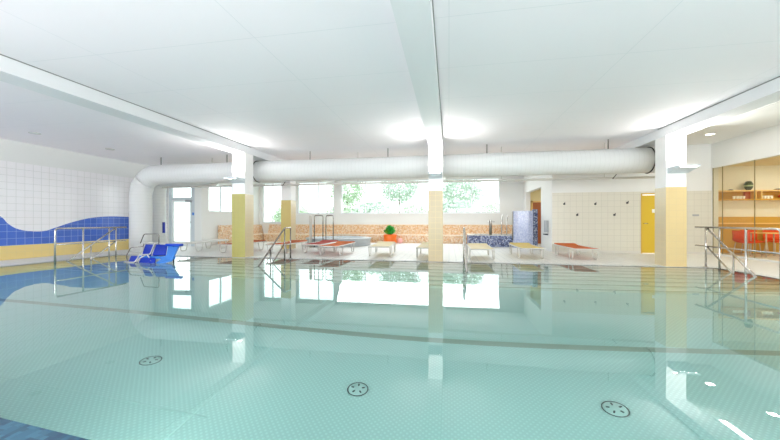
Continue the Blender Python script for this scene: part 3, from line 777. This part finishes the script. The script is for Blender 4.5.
# corners given as world points, made relative to the unit origin
O_ = Vector((-8.0, 7.75, 0))
def rel(pts): return [Vector(p) - O_ for p in pts]
panel('seat_panel', rel([(-8.50, 7.43, -0.02), (-8.22, 7.43, -0.02), (-8.35, 7.62, 0.15), (-8.62, 7.62, 0.15)]), 0.05, M['blue_deep'])
panel('seat_panel', rel([(-8.17, 7.43, -0.02), (-7.66, 7.43, -0.02), (-7.82, 7.62, 0.16), (-8.28, 7.62, 0.15)]), 0.05, M['blue_deep'])
panel('back_panel', rel([(-8.27, 7.62, 0.17), (-7.99, 7.62, 0.17), (-8.19, 7.92, 0.45), (-8.47, 7.92, 0.45)]), 0.05, M['blue_deep'])
panel('back_panel', rel([(-7.94, 7.62, 0.18), (-7.52, 7.62, 0.19), (-7.76, 7.92, 0.44), (-8.12, 7.92, 0.45)]), 0.05, M['blue_deep'])
m = MB(); q = rel([(-7.64, 7.43, -0.02), (-7.18, 7.5, 0.10), (-7.36, 7.92, 0.43), (-7.72, 7.92, 0.44), (-7.48, 7.62, 0.19)])
m.add(q + [p - Vector((0, 0, 0.06)) for p in q], [(0, 1, 4), (1, 2, 3, 4), (9, 6, 5), (9, 8, 7, 6), (0, 5, 6, 1), (1, 6, 7, 2), (2, 7, 8, 3), (3, 8, 9, 4), (4, 9, 5, 0)])
m.build('side_shell', M['blue_light'], t)
m = MB(); q = rel([(-8.3, 7.60, 0.10), (-7.2, 7.62, 0.10)]); m.box(q[0].x, q[1].x, q[0].y - 0.03, q[0].y + 0.03, 0.08, 0.15); m.build('cross_beam', M['blue_light'], t, bevel=0.01)
m = MB(); m.box(0.24, 0.73, 0.10, 0.22, 0.40, 0.47); m.build('side_arm', M['blue_plastic'], t, bevel=0.02)
m = MB(); m.tube(rel([(-7.50, 7.88, -0.5), (-7.50, 7.88, 0.42)]), 0.02, 8); m.build('post', M['dark'], t)
for pts_ in ([(-8.58, 7.40, 0.0), (-8.24, 7.40, 0.0), (-8.31, 7.60, 0.18), (-7.97, 7.60, 0.2), (-8.15, 7.90, 0.47), (-7.74, 7.92, 0.48)],
             [(-8.19, 7.40, 0.0), (-8.20, 7.50, 0.1), (-8.05, 7.58, 0.2), (-7.9, 7.5, 0.12)],
             [(-8.28, 7.60, 0.2), (-8.50, 7.93, 0.48), (-8.15, 7.93, 0.48)]):
    m = MB(); m.tube(fillet(rel(pts_), 0.05), 0.015, 8); m.build('frame_tube', M['white_metal'], t)
m = MB(); m.tube(fillet(rel([(-8.61, 7.9, 0.47), (-8.49, 7.9, 0.73), (-8.0, 7.9, 0.74), (-8.0, 7.9, 0.44)]), 0.05), 0.012, 8); m.build('upper_hoop', M['steel_dark'], t)
m = MB(); m.tube(fillet(rel([(-8.50, 7.42, 0.0), (-8.62, 7.5, 0.16), (-8.66, 7.65, 0.36), (-8.35, 7.75, 0.40), (-8.50, 7.9, 0.46)]), 0.05), 0.012, 8); m.build('side_hoop', M['steel_dark'], t)
for x, y in ((-8.42, 7.55), (-8.1, 7.85), (-7.75, 7.85), (-7.85, 7.5)):
    MB().tube(rel([(x, y, -0.90 if y > 7.7 else -1.1), (x, y, 0.05)]), 0.018, 8).build('leg', M['steel'], t)

# ---- wall jets on the tiled rear wall
def jet(x, z, label):
    t = thing('wall_hook', label, 'wall hook', (x, 12.488, z), 0, 'dark hooks on the tiled rear wall')
    m = MB(); m.tube([(0, 0, 0), (0, -0.03, 0)], 0.034, 12); m.build('plate', M['dark'], t)
    m = MB(); m.tube([(0, -0.03, 0), (0, -0.07, 0.02), (0, -0.08, 0.06)], 0.012, 6); m.build('hook', M['dark'], t)
jet(4.0, 1.7, 'upper dark wall hook nearest the alcove corner')
jet(4.42, 1.31, 'lower dark wall hook nearest the alcove corner')
jet(5.0, 1.69, 'upper dark wall hook nearer the yellow door')
jet(5.6, 1.31, 'lower dark wall hook nearer the yellow door')
jet(6.0, 1.72, 'upper dark wall hook beside the yellow door frame')
m = MB(); m.box(7.95, 8.13, 12.47, 12.488, 1.26, 1.32)
tag(m.build('wall_switch', M['grey_plastic']), 'small pale switch plate on the tiles right of the right column', 'switch')

# ---- bistro furniture
t = thing('wall_shelf', 'orange wooden box shelf on the bistro back wall', 'shelf', (0, 0, 0))
MB().box(8.72, 12.9, 12.72, 13.0, 2.08, 2.12).build('shelf_top', M['wood_light'], t)
MB().box(8.72, 12.9, 12.72, 13.0, 1.79, 1.83).build('shelf_base', M['wood'], t)
MB().box(8.72, 12.9, 12.96, 13.0, 1.83, 2.08).build('shelf_back', M['wood'], t)
for x in (9.92, 10.08, 11.6): MB().box(x - 0.015, x + 0.015, 12.72, 12.96, 1.83, 2.08).build('divider', M['wood_light'], t)
MB().box(9.74, 9.90, 12.90, 12.96, 1.83, 2.08).build('inner_box', M['wood_dark'], t)
t = thing('wall_panelling', 'band of orange wood panelling low on the bistro back wall', 'panelling', (0, 0, 0))
MB().box(8.72, 12.95, 12.95, 13.0, 0.02, 1.24).build('panel', M['wood'], t)
MB().box(8.72, 12.95, 12.9, 13.0, 1.0, 1.04).build('ledge', M['wood_light'], t)
t = thing('glass_vase', 'round dark green vase standing on the orange shelf', 'vase', (9.80, 12.84, 2.12))
m = MB(); m.lathe([(0.05, 0), (0.085, 0.05), (0.11, 0.13), (0.11, 0.2), (0.075, 0.28), (0.05, 0.30)], n=20); m.build('vase_body', mat('dark_green_glaze', (70, 88, 66), 0.2), t)
m = MB(); m.lathe([(0.108, 0.12), (0.113, 0.15), (0.112, 0.17)], n=20, cap=False); m.build('light_band', mat('pale_green_band', (170, 190, 150), 0.3), t)
tag(MB().lathe([(0.06, 0), (0.07, 0.02), (0.03, 0.035)], n=14).build('dish', M['dark'], loc=(9.27, 12.82, 2.12)), 'tiny dark dish on the left part of the shelf', 'dish')
tag(MB().lathe([(0.09, 0), (0.1, 0.02), (0.03, 0.04)], n=14).build('dish', M['dark'], loc=(10.6, 12.82, 2.12)), 'small dark dish on the right part of the shelf', 'dish')
cup = thing('cup', 'white cup on the shelf left of the dark inner box', 'cup', (9.36, 12.8, 1.83), 0, 'white cups in the shelf left of the divider')
MB().lathe([(0.028, 0), (0.04, 0.1), (0.034, 0.1), (0.02, 0.012)], n=12, cap=False).build('cup_body', M['white_cup'], cup)
for k in range(1, 4): dup(cup, (9.36 + 0.09 * k, 12.8, 1.83), 0, 'white cup on the shelf left of the dark inner box')
for k in range(4):
    c = dup(cup, (10.14 + 0.09 * k, 12.8, 1.83), 0, 'white cup on the shelf right of the divider'); c['group'] = 'white cups in the shelf right of the divider'
tag(MB().lathe([(0.03, 0), (0.09, 0.05), (0.1, 0.1), (0.05, 0.15), (0, 0.16)], n=14, cap=False).build('red_bowl', mat('red_glaze', (205, 60, 50), 0.3), loc=(10.72, 12.82, 1.83)), 'red and pink ornament in the shelf at the picture edge', 'ornament')

def bistro_chair(label, x, y, rz):
    t = thing('bistro_chair', label, 'chair', (x, y, 0), rz, 'orange red bistro chairs')
    m = MB(); W2 = 0.24
    prof_ = [(-0.24, 0.43), (-0.1, 0.415), (0.1, 0.42), (0.19, 0.47), (0.225, 0.6), (0.25, 0.80)]
    vs = []; fs = []; n = 7
    for (yy, zz) in prof_:
        for j in range(n):
            u = -1 + 2 * j / (n - 1)
            lift = 0.035 * abs(u) ** 3 if zz < 0.5 else 0
            curve = -0.05 * abs(u) ** 2 if zz >= 0.5 else 0
            vs.append((u * W2, yy + curve, zz + lift))
    for i in range(len(prof_) - 1):
        for j in range(n - 1): fs.append((i * n + j, i * n + j + 1, (i + 1) * n + j + 1, (i + 1) * n + j))
    nseat = 3
    m.add(vs, [f for f in fs if f[0] < nseat * n], 0, True)
    o = m.build('seat', M['chair_red'], t); s_ = o.modifiers.new('thick', 'SOLIDIFY'); s_.thickness = 0.014
    m = MB(); m.add(vs, [f for f in fs if f[0] >= nseat * n], 0, True)
    o = m.build('backrest', M['chair_red'], t); s_ = o.modifiers.new('thick', 'SOLIDIFY'); s_.thickness = 0.014
    for sx in (-1, 1):
        for a, b in ((-0.2, -0.23), (0.16, 0.22)):
            MB().tube([(sx * 0.18, a, 0.41), (sx * 0.21, b, 0.0)], 0.011, 8).build('leg', M['white_metal'], t)
    return t
ch = bistro_chair('orange red bistro chair nearest the corner, left of the table', 9.15, 12.05, PI / 2 + 0.25)
dup(ch, (9.80, 12.63, 0), 0.05, 'orange red bistro chair between table and back wall')
dup(ch, (10.42, 12.62, 0), -0.1, 'orange red bistro chair at the wall behind the right part of the table')
dup(ch, (10.33, 11.7, 0), -PI / 2 + 0.2, 'orange red bistro chair right of the table at the picture edge')
dup(ch, (9.6, 10.9, 0), PI - 0.3, 'orange red bistro chair with its back to the glass')
t = thing('bistro_table', 'small square bistro table with pale wood top among the red chairs', 'table', (9.72, 12.0, 0))
MB().box(-0.35, 0.35, -0.3, 0.3, 0.715, 0.74).build('tabletop', M['wood_light'], t, bevel=0.004)
for sx in (-1, 1):
    for sy in (-1, 1): MB().tube([(sx * 0.3, sy * 0.25, 0.715), (sx * 0.31, sy * 0.26, 0)], 0.016, 8).build('leg', M['white_metal'], t)

# ================================================================ GARDEN outside
m = MB(); m.box(-40, 30, 17.26, 60, -0.4, -0.02)
m.box(-40, -12.52, 12.0, 17.26, -0.4, -0.02)
m.box(-12.52, -10.82, 12.82, 17.26, -0.4, -0.02)
struct(m.build('ground', M['lawn']), 'pale terrace and lawn outside the windows', 'ground')
def bush(x, y, rx, rz_, mt, n, label, trunk=0.0):
    t = thing('garden_bush' if not trunk else 'garden_tree', label, 'bush' if not trunk else 'tree', (x, y, -0.02))
    m = MB(); leaves(m, 0, 0, trunk + rz_, rx, rx * 0.7, rz_, n, 0.12, 0, 0.5); m.build('foliage', mt, t)
    m = MB(); m.tube([(0, 0, 0), (0.03, 0, trunk + rz_)], [0.08, 0.04], 7); m.build('trunk', M['bark'], t)
bush(-11.2, 22.0, 1.5, 1.2, M['garden_leaf'], 2200, 'round green bush seen through the window left of the pier')
bush(-8.2, 24.8, 1.6, 1.25, M['garden_leaf'], 2400, 'green bush seen through the long window next to the pier')
bush(-5.0, 21.8, 1.8, 1.25, M['garden_leaf2'], 2400, 'grey green bush in the left half of the long window')
bush(-2.4, 24.6, 1.5, 1.2, M['garden_leaf'], 2200, 'green bush left of the middle column in the long window')
bush(0.4, 21.8, 1.7, 1.3, M['garden_leaf2'], 2400, 'grey green bush right of the middle column in the long window')
bush(3.2, 24.4, 1.7, 1.25, M['garden_leaf'], 2400, 'green bush in the right end of the long window')
bush(0.9, 28.0, 2.0, 1.5, M['garden_leaf2'], 2400, 'pale tree above the bushes right of the middle column', 2.0)
bush(-9.2, 29.0, 1.8, 1.5, M['garden_leaf'], 2000, 'pale tree above the bushes at the pier', 2.4)
bush(-4.2, 28.0, 1.8, 1.4, M['garden_leaf2'], 2000, 'pale tree above the bushes in the left half of the long window', 2.6)
